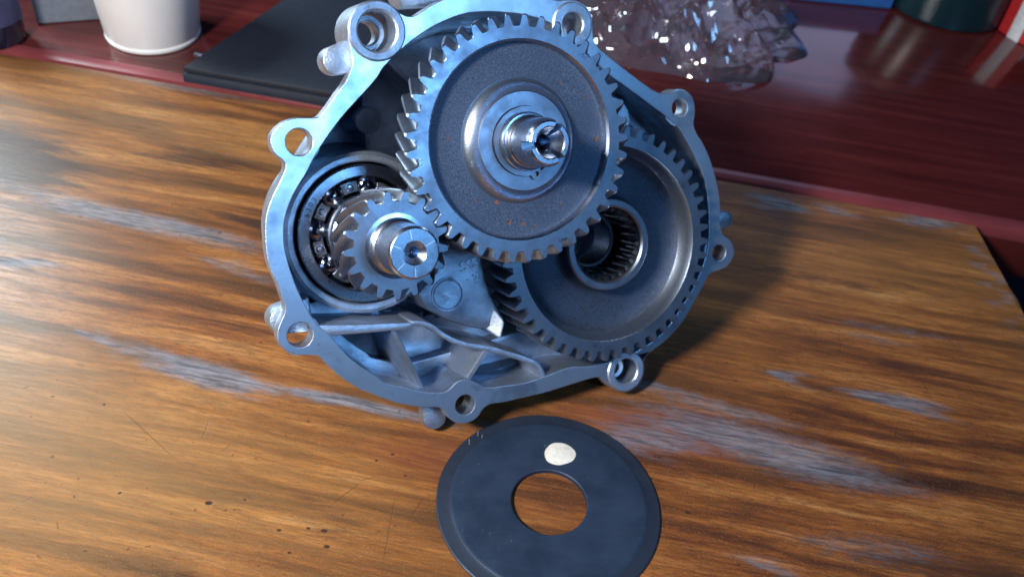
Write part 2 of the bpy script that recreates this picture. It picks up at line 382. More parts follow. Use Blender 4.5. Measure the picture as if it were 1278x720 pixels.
top = np.stack([X, Y, Zt], -1).reshape(-1, 3)
VV = [tuple(p*MM) for p in top]; FF = []
for j in range(ny_-1):
    for i in range(nx_-1): a_ = j*nx_+i; FF.append((a_, a_+nx_, a_+nx_+1, a_+1))
ring = [i for i in range(nx_)] + [j*nx_+nx_-1 for j in range(1, ny_)] + [(ny_-1)*nx_+i for i in range(nx_-2, -1, -1)] + [j*nx_ for j in range(ny_-2, 0, -1)]
b_ = len(VV); VV += [(VV[q][0], VV[q][1], -.030) for q in ring]; nr = len(ring)
for q in range(nr): FF.append((ring[q], ring[(q+1) % nr], b_+(q+1) % nr, b_+q))
FF.append(tuple(b_+q for q in range(nr)))
me = bpy.data.meshes.new('wooden_table'); me.from_pydata(VV, [], FF); me.update()
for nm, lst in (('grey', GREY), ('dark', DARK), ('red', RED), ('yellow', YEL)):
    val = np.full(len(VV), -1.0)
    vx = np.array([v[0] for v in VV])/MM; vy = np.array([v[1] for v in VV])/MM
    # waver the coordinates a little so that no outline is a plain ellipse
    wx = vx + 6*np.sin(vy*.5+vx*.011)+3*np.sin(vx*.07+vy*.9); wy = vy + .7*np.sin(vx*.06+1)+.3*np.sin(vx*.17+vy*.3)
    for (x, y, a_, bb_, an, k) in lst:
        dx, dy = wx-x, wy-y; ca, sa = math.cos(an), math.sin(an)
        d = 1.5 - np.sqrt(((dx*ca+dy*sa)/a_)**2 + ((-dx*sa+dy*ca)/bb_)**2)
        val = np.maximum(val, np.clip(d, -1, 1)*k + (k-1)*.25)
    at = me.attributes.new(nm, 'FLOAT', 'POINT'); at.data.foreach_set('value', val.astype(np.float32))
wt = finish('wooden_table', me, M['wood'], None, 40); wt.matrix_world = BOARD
tag(wt, 'worn orange brown wooden table top with grey bare patches under the gearbox', 'table')
rt_pts = [(-1100, 3), (420, 3), (420, 700), (-1100, 700)]
rt = slab('red_table', rt_pts, -34, -1, M['red'], 8.0, BOARD)
es = slab('edge_highlight', [(-1100, 2.2), (420, 2.2), (420, 11.5), (-1100, 11.5)], -9, -.2, plain('pink_edge_highlight', (.20, .040, .046), .3, 0, 40, .05, .8), 2.2, Matrix.Identity(4)); es.parent = rt  # paler strip painting in the highlight along the table's rounded front edge
tag(rt, 'glossy dark red table behind the worn wooden one', 'table')

# ================================================================== gearbox housing
OUTER = [(15.4,73.6),(18.2,72.7),(20.6,71.2),(22.2,69.2),(24.7,67.9),(27.5,68.1),(31.1,69.7),(35.9,71.4),(42.4,72.4),(51.0,72.2),(62.7,70.7),(71.5,68.9),(76.9,67.5),(79.6,66.6),(83.1,66.5),(87.4,65.5),(90.5,62.9),(92.0,59.5),(91.7,55.1),(91.8,51.2),(94.5,47.5),(103.4,39.5),(109.0,34.7),(114.7,30.3),(118.7,28.8),(123.0,29.0),(126.5,28.8),(129.8,26.8),(131.2,23.6),(131.0,19.1),(130.0,15.7),(131.0,11.9),(133.5,7.5),(136.0,0.8),(138.0,-8.3),(138.6,-16.9),(137.7,-23.1),(137.9,-26.4),(138.7,-29.2),(141.7,-32.1),(143.2,-36.2),(142.2,-39.3),(138.7,-42.2),(133.3,-42.9),(130.1,-43.5),(127.1,-47.0),(120.5,-54.3),(116.2,-58.8),(108.0,-64.3),(101.0,-67.0),(98.3,-68.2),(96.7,-70.1),(96.2,-74.2),(94.0,-78.2),(90.0,-80.3),(85.4,-79.8),(80.9,-76.5),(77.8,-73.0),(74.6,-70.8),(62.2,-70.7),(53.1,-70.7),(42.3,-69.9),(36.8,-69.6),(31.5,-68.8),(28.2,-69.7),(26.3,-71.6),(23.5,-72.9),(19.8,-72.9),(16.9,-71.5),(14.8,-69.1),(13.8,-66.3),(11.7,-64.2),(5.4,-62.3),(-1.4,-59.1),(-6.6,-55.7),(-11.7,-51.9),(-14.9,-49.5),(-19.5,-44.5),(-22.6,-40.2),(-24.6,-36.8),(-26.4,-34.6),(-31.4,-33.0),(-35.7,-30.4),(-37.4,-27.2),(-37.2,-23.7),(-35.5,-20.6),(-33.7,-18.1),(-33.1,-15.3),(-33.4,-13.3),(-33.9,-8.9),(-35.1,-3.3),(-35.3,2.5),(-34.2,9.6),(-32.6,14.9),(-29.8,19.5),(-26.4,24.0),(-24.1,27.4),(-24.2,29.7),(-26.4,32.4),(-27.0,36.0),(-25.9,38.6),(-22.3,41.2),(-18.0,42.1),(-13.3,41.4),(-10.5,41.3),(-7.4,43.6),(-3.5,47.3),(-0.3,50.3),(2.2,53.5),(3.7,57.0),(3.6,60.8),(3.5,64.5),(4.3,66.9),(5.4,68.8),(7.6,70.7),(10.6,72.6),(12.9,73.5)]
# opening: gear chambers, then the lower oil pocket
INNER = [(51.5,66.2),(44.2,66.4),(36.8,65.0),(29.3,62.5),(21.6,58.7),(13.8,53.6),(9.5,49.4),(-3.2,39.9),(-12.5,31.2),(-18.0,24.5),(-21.0,21.4),(-24.9,16.5),(-27.8,10.9),(-29.0,6.0),(-29.4,1.2),(-28.8,-6.9),(-27.3,-14.8),(-25.0,-22.2),(-23.2,-25.6),(-21.0,-28.6),
         (-19.1,-32.1),(-17.1,-36.0),(-13.3,-41.3),(-7.9,-47.2),(-5.7,-50.0),(1.0,-53.6),(6,-56.4),(10.5,-58.3),(14.5,-59.3),(17.3,-58.6),(20,-57.0),(24,-57.2),(28,-60.0),(31,-62.3),(37.9,-63.6),(45.8,-64.7),(52,-64.6),(58,-64.2),
         (65.0,-64.0),(72,-65.6),(79.7,-66.4),(88.7,-66.4),(98.0,-64.4),(107.5,-60.4),(117.0,-52.2),(124.4,-44.2),(129.1,-36.6),(131.5,-29.9),(132.2,-25.8),(132.8,-19.6),(132.9,-13.3),(132.5,-7.2),(130.7,-0.7),(126.9,8.3),(123.1,15.3),(117.7,20.7),(110.4,26.9),(102.0,34.0),(96.9,38.2),(90.2,45.0),(83.3,52.9),(76.2,59.0),(67.5,63.0),(58.8,65.1)]
HOLES = {1: ((13.2,64.8), 4.3), 2: ((-18.2,34.6), 4.3), 3: ((-30.2,-26.4), 4.2), 4: ((21.7,-66.2), 3.7), 5: ((87.9,-71.9), 3.0), 6: ((135.8,-35.8), 3.2), 7: ((124.5,22.6), 3.4), 8: ((83.7,58.0), 3.9)}
OUT_S, IN_S = smooth(OUTER), smooth(INNER)
hs = HThing('gearbox_housing', (50, -72, -6), 'cast aluminium gearbox housing leaning back on the wooden table, full of gears', 'gearbox')
FT, FB = 8.0, 2.0
me = prism(OUT_S, [IN_S] + [circle(c, r if k != 1 else 6.3) if k not in (5,) else circle(c, 4.9) for k, (c, r) in HOLES.items()], FB, FT, 0.3)
fo = hs.part_me('flange', me, [M['cast'], M['machined']], sharp=18)
for p in fo.data.polygons:
    if p.normal.z > .95 and p.center.z > (FT-hs.base.z-1)*MM: p.material_index = 1
# pocket wall and stepped back of the casting
wall_out = offset_poly(IN_S, 0.9)
hs.part_me('chamber_wall', prism(wall_out, [IN_S], -14.0, FB + .4, 0), M['cast'])
deep = [(max(p[0], -23.5), p[1]) for p in offset_poly(IN_S, -4.0) if p[1] > -53]
hs.part_me('back_plate', prism(wall_out, [deep], -17.5, -13.8, .3), M['cast'])
hs.part_me('deep_wall', prism(offset_poly(deep, 1.6), [deep], -30, -17.3, 0), M['cast'])
cx, cy = 52, 4
back = [(cx+(x-cx)*.74, cy+(y-cy)*.74) for x, y in wall_out]
hs.part_me('rear_shell', prism(offset_poly(deep, 1.5), [], -33, -29.8, 1.0), M['cast'])
hs.part('axle_tube', lathe((84.2, -20.45), [(0.01, -31), (19, -31), (18.4, -52), (18.4, -66.5), (17.6, -67.8), (9, -67.8), (9, -34), (0.01, -34)], 72), M['cast'])
# bosses round the screw holes
for k, (c, r) in HOLES.items():
    if k == 1: prof = [(6.3, -8), (6.35, 1.5), (6.35, 8.5), (7.0, 8.9), (9.0, 8.9), (9.6, 8.2), (9.6, -8)]
    elif k == 5: prof = [(4.9, -1.8), (4.95, 7.9), (5.4, 8.5), (7.6, 8.5), (8.2, 7.9), (8.2, -1.8)]
    elif k == 8: prof = [(r, -8), (r, 8.2), (r+.5, 8.6), (7.2, 8.6), (7.8, 8.0), (7.8, -8)]
    elif k == 4: prof = [(r, -2), (r, 7.4), (7.0, 7.4), (7.2, -2)]
    else: prof = [(r, .6), (r, 7.4), (6.9, 7.4), (7.0, 1.0), (6.6, .6)]
    b = hs.part('mounting_boss', lathe(c, prof, 56, closed=True), M['cast'], sharp=25)
    if k in (1, 5):
        ri, rh = (6.3, 3.9) if k == 1 else (4.9, 2.3)
        hs.part('counterbore_step', lathe((c[0] + (-1.0 if k == 1 else -1.2), c[1]), [(rh, -8 if k == 1 else -1.6), (rh, 0.5), (rh+.3, 1.0), (ri-.9, 1.2), (ri-.9, -8 if k == 1 else -1.6)], 48, closed=True), M['cast'], b)
# cast lugs behind the flange
def lug(cu, cv, tu, tv, r, L0, L1):
    a = Vector((cu, cv)); b = Vector((tu, tv)); d = (b-a).normalized(); nn = Vector((-d.y, d.x)); P = []
    for i in range(13):
        t = PI*i/12; P.append(a + (nn*math.cos(t) - d*math.sin(t))*r)
    P += [b - nn*r*1.25, b + nn*r*1.25]
    hs.part_me('lug', prism([tuple(p) for p in P], [], L0, L1, 1.2), M['cast'])
lug(-0.6, 57.6, 8, 58.5, 4.6, -4.0, 4.5)
lug(-33.6, -21.8, -24, -22, 4.8, -7, 2.5)
lug(12.6, -71.3, 14.5, -62, 4.6, -6.6, -1.0)
lug(147.2, -26.0, 134, -24, 3.7, -8, -1.0)
hs.part_me('casting_web', prism([(23.8,80.1),(26.4,71.6),(35.0,71.0),(55.9,70.8),(74.2,68.2),(86.9,66.3),(92.4,72.6),(60,84)], [], -14, -1.0, 1.5), M['cast'])
# bearing seat: ring round the bearing with a sloping skirt
hs.part('bearing_seat', lathe((0, 0), [(24.3, -13.8), (24.3, -2.2), (24.8, -1.8), (26.4, -1.8), (27.6, -2.6), (30.0, -29.7)], 96), M['cast'])
# raised block between the bearing and the second gear, cut away round that gear
c2 = (84.2, -20.45)
arc = [(c2[0]+45.0*math.cos(a), c2[1]+45.0*math.sin(a)) for a in [math.radians(208 - i*5.0) for i in range(0, 9)]]
blk = [(13.5,-24.0),(15.9,-30.6),(22.7,-36.4),(31.3,-41.2),(37.8,-43.8)] + arc + [(34,-4),(27,-3.5),(24.5,-8),(21.5,-18)]
hs.part_me('raised_block', prism(blk, [], -29.7, 2.0, 1.6), M['cast'])
hs.part('cast_plug', lathe((24.0, -26.8), [(0.01, 2.45), (1.5, 2.4), (5.0, 2.4), (5.3, 2.1), (5.6, 2.5), (6.0, 2.5), (6.2, 1.9)], 48), M['cast'])
V, F = [], []
# bright step below the block, sloping up towards the window
pts = [(39.0,-31.6),(33.2,-39.6),(40.4,-47.5),(43.2,-41.2)]
top = [0.2, -1.4, 4.8, 4.6]
V = [(p[0], p[1], t) for p, t in zip(pts, top)] + [(p[0], p[1], -29.7) for p in pts]
F = [(0,1,2,3),(4,7,6,5),(0,4,5,1),(1,5,6,2),(2,6,7,3),(3,7,4,0)]
st = hs.part('cast_step', (V, F), M['cast'])
bv = st.modifiers.new('b', 'BEVEL'); bv.width = .0008; bv.segments = 3
# ribs
def catm(pts, k=5):
    out = []
    for i in range(len(pts)-1):
        p0, p1, p2, p3 = pts[max(i-1, 0)], pts[i], pts[i+1], pts[min(i+2, len(pts)-1)]
        for q in range(k):
            t = q/k; out.append(tuple(0.5*((2*p1[d]) + (-p0[d]+p2[d])*t + (2*p0[d]-5*p1[d]+4*p2[d]-p3[d])*t*t + (-p0[d]+3*p1[d]-3*p2[d]+p3[d])*t**3) for d in (0, 1)))
    return out + [pts[-1]]
hs.part_me('rib', prism(stroke(catm([(-24.5,-26.6),(-10.3,-29.6),(6.9,-32.9)]), 3.9, 2.2), [], -29.7, 7.6, .35), [M['cast']])
hs.part_me('rib', prism(stroke(catm([(8.6,-32.4),(11.5,-33.3),(15.0,-35.6),(18.7,-39.8),(24.6,-44.3),(34.5,-48.8),(42.7,-53.4),(49.8,-57.8),(52.6,-61.0),(54.0,-65.4)]), 1.7, 2.2), [], -29.7, 7.3, .4), M['cast'])
def slant_rib(p0, p1, w_, La, Lb):
    a, b = Vector(p0), Vector(p1); d = (b-a).normalized(); nn = Vector((-d.y, d.x)); V = []; F = []
    k = 8
    for i in range(k+1):
        f_ = i/k; p = a+(b-a)*f_; L = La+(Lb-La)*(f_**1.4)
        V += [(*(p-nn*w_*1.9), -24.0), (*(p-nn*w_*.62), L-1.5), (*(p-nn*w_*.35), L-.2), (*(p+nn*w_*.35), L-.2), (*(p+nn*w_*.62), L-1.5), (*(p+nn*w_*1.9), -24.0)]
        if i:
            for m in range(5): F.append(((i-1)*6+m, (i-1)*6+m+1, i*6+m+1, i*6+m))
    F += [tuple(range(6)), tuple(k*6+m for m in reversed(range(6)))]
    hs.part('rib', (V, F), M['cast'], sharp=50)
slant_rib((0.6,-32.0), (9.0,-58.0), 1.9, 6.5, 1.0)
slant_rib((33.5,-49.3), (25.5,-58.5), 1.9, 6.8, 5.0)
# floor of the oil pocket: scooped
V = []; F = []; nx, ny = 30, 20
for j in range(ny+1):
    for i in range(nx+1):
        u = -22 + 74*i/nx; v = -68 + 46*j/ny
        L = -14 - 8.5*max(0, math.sin(PI*min(1, max(0, (v+66)/34)))) + 1.2*noise.noise(Vector((u*.08, v*.08, 3)))
        L += 6*max(0, 1-abs((v + 60 + .1*u)/9))
        V.append((u, v, min(L, -1.9)))
for j in range(ny):
    for i in range(nx):
        a = j*(nx+1)+i; ctr = V[a]
        if ctr[1] < -26 - (ctr[0]+20)*.42 + 4 and ctr[0]*.55 + ctr[1] > -66 + .0 and ctr[1] > -64 + max(0, -(ctr[0]-10))*.62: F.append((a, a+1, a+nx+2, a+nx+1))
hs.part('pocket_floor', (V, F), M['cast'], sharp=80)
# round pad and rib in the dark upper corner
hs.part('round_pad', lathe((10.0, 36.7), [(0.01, -7.6), (4.2, -7.6), (4.7, -8.2), (5.0, -29.7)], 40), M['cast'])
hs.part_me('rib', prism(stroke([(11.5, 47.5), (10.2, 41), (9.6, 33), (9.0, 27)], 1.6, 2.0), [], -29.7, -11, .5), M['cast'])
hs.part_me('rib', prism(stroke([(20.5, 55), (26, 48), (30, 44)], 1.6, 2.0), [], -29.7, -8, .5), M['cast'])
# shaft boss seen between the two gears on the right
hs.part('shaft_boss', lathe((100, 22), [(0.01, -2.5), (5.5, -2.5), (8.5, -2.5), (9.3, -3.4), (10.5, -29.7)], 48), M['cast'])
# cast lettering
def flat_text(s, u, v, L, size, rot, dep=.35): return text_mesh(s, size, dep, Matrix.Translation((u, v, L)) @ Matrix.Rotation(rot, 4, 'Z'))
hs.part_me('cast_letters', join([flat_text('SSS', 33.6, -18.2, 2.2, 4.8, .1, .7)]), M['machined'])
hs.part_me('cast_numeral', join([flat_text('2', 35.4, -23.2, 2.2, 4.6, .1, .7)]), M['machined'])
hs.part_me('cast_dash', join([flat_text('-', 32.0, -23.0, 2.2, 4.0, .1, .7)]), M['machined'])

# ================================================================== ball bearing
bb = HThing('ball_bearing', (0, 0, -13), 'open ball bearing seated in the housing behind the small pinion', 'bearing')
bb.part('outer_race', lathe((0, 0), [(23.45, -13), (23.45, -.5), (22.95, 0), (19.9, 0), (19.5, -.4), (19.4, -3.5), (20.6, -6.5), (19.4, -9.5), (19.4, -13)], 128, closed=True), M['race'])
bb.part('inner_race', lathe((0, 0), [(8.6, -13), (8.6, -.4), (9.0, 0), (12.7, 0), (13.2, -.5), (13.2, -3.5), (12.0, -6.5), (13.2, -9.5), (13.2, -13)], 128, closed=True), M['bright'])
NB = 8; A0 = math.radians(165)
def sphere(c, r, nu=20, nv=12):
    V = [(c[0], c[1], c[2]+r)]; F = []
    for j in range(1, nv):
        for i in range(nu):
            th = PI*j/nv; ph = 2*PI*i/nu; V.append((c[0]+r*math.sin(th)*math.cos(ph), c[1]+r*math.sin(th)*math.sin(ph), c[2]+r*math.cos(th)))
    V.append((c[0], c[1], c[2]-r)); e = len(V)-1
    for i in range(nu):
        F.append((0, 1+i, 1+(i+1) % nu)); F.append((e, 1+(nv-2)*nu+(i+1) % nu, 1+(nv-2)*nu+i))
        for j in range(nv-2): a = 1+j*nu; F.append((a+i, a+nu+i, a+nu+(i+1) % nu, a+(i+1) % nu))
    return V, F
for k in range(NB):
    a = A0 + 2*PI*k/NB
    bb.part('ball', sphere((16.2*math.cos(a), 16.2*math.sin(a), -6.5), 4.7), M['ball'], sharp=180)
# pressed cage: flat lands between the balls, cupped over the balls
V = []; F = []; n = 160
for i in range(n):
    a = A0 + 2*PI*i/n; x = (math.cos(NB*2*PI*i/n)+1)/2
    cup = min(1, max(0, (x-.35)/.4)); L = -4.2 + 2.6*0 - 0.0
    r0, r1 = (14.4, 18.0); narrow = cup*.9
    Lz = -3.4 - cup*3.2
    for r in (r0+narrow, r1-narrow): V.append((r*math.cos(a), r*math.sin(a), Lz))
    for r in (r1-narrow, r0+narrow): V.append((r*math.cos(a), r*math.sin(a), Lz-.7))
for i in range(n):
    j = (i+1) % n
    for m in range(4): F.append((i*4+m, j*4+m, j*4+(m+1) % 4, i*4+(m+1) % 4))
cg = bb.part('cage', (V, F), M['cage'], sharp=40)
for k in range(NB):
    a = A0 + 2*PI*(k+.5)/NB; c = (16.2*math.cos(a), 16.2*math.sin(a))
    bb.part('rivet', lathe(c, [(0.01, -2.5), (.75, -2.55), (1.05, -2.9), (1.15, -3.45), (1.35, -3.3), (1.6, -3.3), (1.65, -3.5)], 20), M['bright'], cg)
def ring_text(s, start, step, r, size, L):
    out = []
    for i, ch in enumerate(s):
        a = math.radians(start - step*i)
        out.append(text_mesh(ch, size, .02, Matrix.Translation((r*math.cos(a), r*math.sin(a), L)) @ Matrix.Rotation(a-PI/2, 4, 'Z')))
    return out
bb.part_me('size_number', join(ring_text('6303', 151.5, 5.2, 21.4, 2.5, .02)), M['engraved'])
bb.part_me('maker_name', join(ring_text('KOYO', -92.0, 4.6, 21.4, 2.2, .02)), M['engraved'])

# ================================================================== small pinion on its shaft
c1 = (47.12, 24.22); thC = math.atan2(c1[1], c1[0])
Z1, Zp = 41, 17
G_tw = 0.155   # twist over the big gear's 10 mm
pn = HThing('pinion_shaft', (0, 0, -13), 'small helical pinion with drilled shaft end in front of the ball bearing', 'gear')
ptw = -G_tw/10.0*15.5*Z1/Zp
pn.part('pinion_teeth', gear_teeth((0, 0), Zp, 13.9, 17.3, 17.5, 33.0, ptw, thC - ptw, 8.0, 8.0, .55, 12), M['gear'], sharp=35)
pn.part('spacer', lathe((0, 0), [(8.4, -13), (8.4, .5), (12.2, .5), (12.6, 1.0), (12.6, 3.0), (11.9, 3.4), (11.9, 16.9), (12.6, 17.3), (12.6, 17.8), (8, 17.8)], 96), M['bright'])
pn.part('shaft_end', lathe((0, 0), [(10.2, 32.8), (10.2, 33.15), (8.9, 33.3), (8.6, 34.0), (8.6, 35.5), (8.0, 36.0), (8.0, 49.0), (7.5, 49.8), (7.2, 50.0), (3.7, 50.0), (3.4, 49.8), (1.75, 48.0), (1.65, 42), (0.01, 41.5)], 96), M['bright'])
for a, r0, r1 in ((92, 4.3, 7.0), (20, 3.9, 7.0), (212, 4.2, 7.1), (262, 4.4, 7.1), (150, 4.6, 6.9)):
    a = math.radians(a); rm = (r0+r1)/2
    pn.part('scored_line', box(rm*math.cos(a), rm*math.sin(a), 50.0, r1-r0, .22, .06, a), M['scored'])

# ================================================================== large front gear
g1 = HThing('large_gear', (c1[0], c1[1], 23), 'large helical gear with rust flecked web and protruding slotted shaft', 'gear')
gp = thC + PI + PI/Z1   # a gap meets the pinion tooth
g1.part('gear_rim', gear_teeth(c1, Z1, 35.9, 39.6, 23.0, 33.0, G_tw, gp - G_tw, 32.0, 31.5, .55, 8), M['gear'], sharp=35)
g1.part('rim_shoulder', lathe(c1, [(32.0, 33.0), (31.3, 32.2), (31.2, 31.0), (31.1, 30.3)], 128), M['bright'])
g1.part('web', lathe(c1, [(31.2, 30.4), (30.9, 30.2), (30.2, 30.1), (23.5, 30.0), (20.0, 30.15)], 128), M['web'], sharp=60)
g1.part('hub_fillet', lathe(c1, [(20.4, 30.1), (19.4, 30.3), (18.4, 30.9), (17.4, 31.9), (16.6, 32.9), (16.1, 33.8), (15.9, 34.2)], 128), M['fillet'], sharp=60)
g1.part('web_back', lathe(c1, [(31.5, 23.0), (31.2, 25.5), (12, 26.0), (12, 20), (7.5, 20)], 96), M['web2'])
hub = g1.part('hub', lathe(c1, [(16.0, 34.15), (15.6, 34.35), (11.2, 34.35), (10.9, 34.1), (10.6, 33.6), (9.0, 33.6)], 96), M['gear'])
sh = g1.part('output_shaft', lathe(c1, [(9.3, 33.0), (9.3, 37.2), (8.9, 37.7), (8.3, 37.8), (8.3, 39.8), (7.9, 40.3), (7.5, 40.5), (7.5, 48.0)], 96), M['bright'])
g1.part('shaft_back', lathe(c1, [(7.5, 23), (7.5, -12), (0.01, -12)], 48), M['bright'])
# castellated tip: three teeth round a conical bore
slots = [178, 52, 300]
sl = sorted(math.radians(a) for a in slots); hw = .19
V, F = [], []
for i in range(3):
    a0 = sl[i]+hw; a1 = sl[(i+1) % 3] - hw + (2*PI if i == 2 else 0)
    v, f = lathe(c1, [(7.5, 47.9), (7.4, 50.6), (6.8, 52.2), (6.3, 52.6), (5.1, 52.6), (4.7, 52.3), (2.4, 47.9)], 24, a0, a1, closed=True)
    b = len(V); V += v; F += [tuple(q+b for q in ff) for ff in f]
g1.part('slotted_tip', (V, F), M['bright'], sh)
g1.part('shaft_bore', lathe(c1, [(7.5, 48.0), (3.2, 48.0), (2.0, 46.0), (1.9, 39), (0.01, 38.5)], 48), M['race'], sh)
# retaining ring with two eared ends at the lower right
aE = math.radians(-62)
rg = g1.part('retaining_ring', lathe(c1, [(9.35, 34.55), (9.35, 35.7), (11.0, 35.7), (11.0, 34.55)], 72, aE+.32, aE-.32+2*PI, closed=True), M['gear'])
for s in (-1, 1):
    a = aE + s*.30; c = (c1[0]+11.0*math.cos(a), c1[1]+11.0*math.sin(a))
    g1.part('ring_ear', lathe(c, [(.85, 34.55), (.85, 35.75), (1.9, 35.75), (1.9, 34.55)], 24, closed=True), M['gear'], rg)

# ================================================================== second gear with splined bore
g2 = HThing('splined_gear', (c2[0], c2[1], -5), 'wide second gear with dished web and splined hub, partly behind the large gear', 'gear')
Z2 = 48
g2.part('gear_rim', gear_teeth(c2, Z2, 39.6, 43.3, -6.0, 15.0, .03, math.radians(3.0), 35.8, 35, .5, 6), M['gear'], sharp=35)
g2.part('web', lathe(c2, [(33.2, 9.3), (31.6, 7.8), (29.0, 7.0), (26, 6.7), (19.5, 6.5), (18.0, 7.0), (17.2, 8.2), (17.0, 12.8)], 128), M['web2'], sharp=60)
g2.part('rim_bevel', lathe(c2, [(35.85, 15.0), (35.5, 14.5), (34.8, 12.6), (34.0, 10.6), (33.1, 9.2)], 128), M['fillet'], sharp=60)
g2.part('hub', lathe(c2, [(17.0, 12.7), (16.8, 13.6), (16.3, 14.0), (14.4, 14.0), (13.7, 13.4), (13.5, 12.7), (13.5, -6.0)], 96), M['gear'])
NS = 26; V = []; F = []
lev = [12.6, 11.8, 6, 0, -6]
for l, L in enumerate(lev):
    for i in range(NS*6):
        fr = (i % 6)/6; a = 2*PI*i/(NS*6); rr = 12.0 if fr in (0.0, 1/6) else (12.3 if fr in (2/6, 5/6) else 13.3)
        if l == 0: rr = 13.4
        V.append((c2[0]+rr*math.cos(a), c2[1]+rr*math.sin(a), L))
n = NS*6
for l in range(len(lev)-1):
    for i in range(n): F.append((l*n+i, l*n+(i+1) % n, (l+1)*n+(i+1) % n, (l+1)*n+i))
g2.part('spline', (V, F), M['shaded_bore'], sharp=30)
g2.part('inner_sleeve', lathe(c2, [(9.0, -13), (9.0, -1), (9.3, -.6), (10.2, -.6), (10.5, -1), (10.5, -13)], 72, closed=True), M['shaded_bore'])

# ================================================================== washer on the table
wc = Vector((40.0, 193.9))
wo = bpy.data.objects.new('thrust_washer', None); C.objects.link(wo); wo.location = (wc.x*MM, wc.y*MM, 0); tag(wo, 'blue black flat steel washer with a white paint dab lying before the gearbox', 'washer')
def mmv(vf): return [tuple(x*MM for x in v) for v in vf[0]], vf[1]
v, f = mmv(lathe((0, 0), [(13.25, .15), (13.25, 1.75), (13.6, 1.95), (33.2, 1.95), (34.0, 1.88), (34.6, 1.62)], 160)); obj_from('washer_face', v, f, M['washer'], wo)
v, f = mmv(lathe((0, 0), [(34.6, 1.62), (35.6, 1.35), (38.8, 1.05), (39.25, .75), (39.3, .35), (39.1, .12), (13.25, .12)], 160)); obj_from('washer_rim', v, f, M['washer_edge'], wo)
P = []
for i in range(40):
    a = 2*PI*i/40; r = 1 + .05*math.sin(2*a+.6) + .035*math.sin(3*a+2) + .012*math.sin(7*a); P.append((4.4+5.55*r*math.cos(a), 20.6+5.1*r*math.sin(a)))
me = prism(P, [], 1.93, 2.22, .10)
for vv in me.vertices: vv.co *= MM
finish('paint_dab', me, M['paint'], wo)
for (x0, y0, an, L) in ((-25.5, 28.2, 2.4, 2.0), (-28.6, 24.2, 2.55, 2.4), (-24, 27.0, 2.4, 1.4)):
    v, f = mmv(box(x0, y0, 1.32, L, .22, .35, an - .9)); obj_from('scratch', v, f, M['scored'], wo)

# ================================================================== things on the red table
TZ = -1.0
def gthing(name, x, y, label, cat, rz=0.0):
    o = bpy.data.objects.new(name, None); C.objects.link(o); o.location = (x*MM, y*MM, TZ*MM); o.rotation_euler = (0, 0, rz); tag(o, label, cat); return o
M['white'] = plain('white_enamel', (.82, .84, .84), .3, 0, 60, .03, .95)
M['slate'] = plain('black_case_plastic', (.016, .021, .036), .5, 0, 500, .3, .7)
M['slate_edge'] = plain('black_case_edge', (.03, .04, .06), .35, 0, 500, .1, .8)
M['greyp'] = plain('grey_card', (.16, .18, .22), .6)
M['darkglass'] = plain('dark_glass', (.012, .014, .03), .08, 0, 40, .02, .8, Coat_Weight=.6)
M['teal'] = plain('dark_teal_plastic', (.005, .02, .028), .3, 0, 60, .05, .8)
M['blue'] = plain('blue_card', (.02, .10, .32), .5)
M['redcard'] = plain('red_card', (.42, .018, .022), .4)
M['whitecard'] = plain('white_card', (.55, .55, .58), .5)
# white pot
pt = gthing('white_pot', -175.4, 493.8, 'overexposed white tapered pot on the red table', 'pot')
v, f = mmv(lathe((0, 0), [(0.01, 0), (24.0, 0), (25.5, .8), (25.8, 2.2), (25.3, 3.6), (25.6, 4.2), (31.5, 62), (32.6, 63), (32.4, 64.5), (31.0, 64.3), (30.5, 62.5), (24.5, 5), (0.01, 4)], 96)); obj_from('pot_body', v, f, M['white'], pt)
# dark bottle
bt = gthing('dark_bottle', -253.5, 473.6, 'dark glass bottle at the far left edge of the red table', 'bottle')
v, f = mmv(lathe((0, 0), [(0.01, 0), (13, 0), (15, 1.5), (15.4, 4), (15.4, 40), (14, 46), (7, 54), (6.2, 58), (6.2, 70), (0.01, 70)], 64)); obj_from('bottle_body', v, f, M['darkglass'], bt)
v, f = mmv(lathe((0, 0), [(15.5, 13), (15.6, 13.2), (15.6, 33), (15.5, 33.2)], 64)); obj_from('paper_label', v, f, plain('violet_label', (.05, .055, .13), .5), bt)
# grey box behind
gb = gthing('grey_box', -222.1, 511.0, 'plain grey box between the bottle and white pot', 'box', .35)
v, f = mmv(box(0, 0, 18, 44, 26, 36)); o = obj_from('box_body', v, f, M['greyp'], gb); b = o.modifiers.new('b', 'BEVEL'); b.width = .0012; b.segments = 2
v, f = mmv(box(0, -13.1, 24, 44.4, .5, .5)); obj_from('lid_seam', v, f, M['slate'], gb)
# black flat case
def hull_slab(name, pts, z0, z1, mat, bev, parent):
    me = prism(pts, [], z0, z1, bev)
    for q in me.vertices: q.co *= MM
    return finish(name, me, mat, parent, 40)
sc_ = gthing('black_case', -84.5, 491.3, 'flat black case lying on the red table left of the gearbox', 'case')
loop = [(-149.3,459.5),(-71.7,446.5),(-30,452),(-10,560),(-62,566),(-106,556)]
loc_ = [(x*.9826+84.5, y*.9826-497.5) for x, y in loop]
hull_slab('case_base', loc_, 0, 5.6, M['slate_edge'], .8, sc_); hull_slab('case_lid', offset_poly(loc_, -.6), 5.8, 9.5, M['slate'], 1.2, sc_)
v, f = mmv(box(-56, -30, 7.6, 8, 3.0, 2.2, -.2)); o = obj_from('corner_clip', v, f, M['bright'], sc_); b = o.modifiers.new('b', 'BEVEL'); b.width = .0008; b.segments = 2
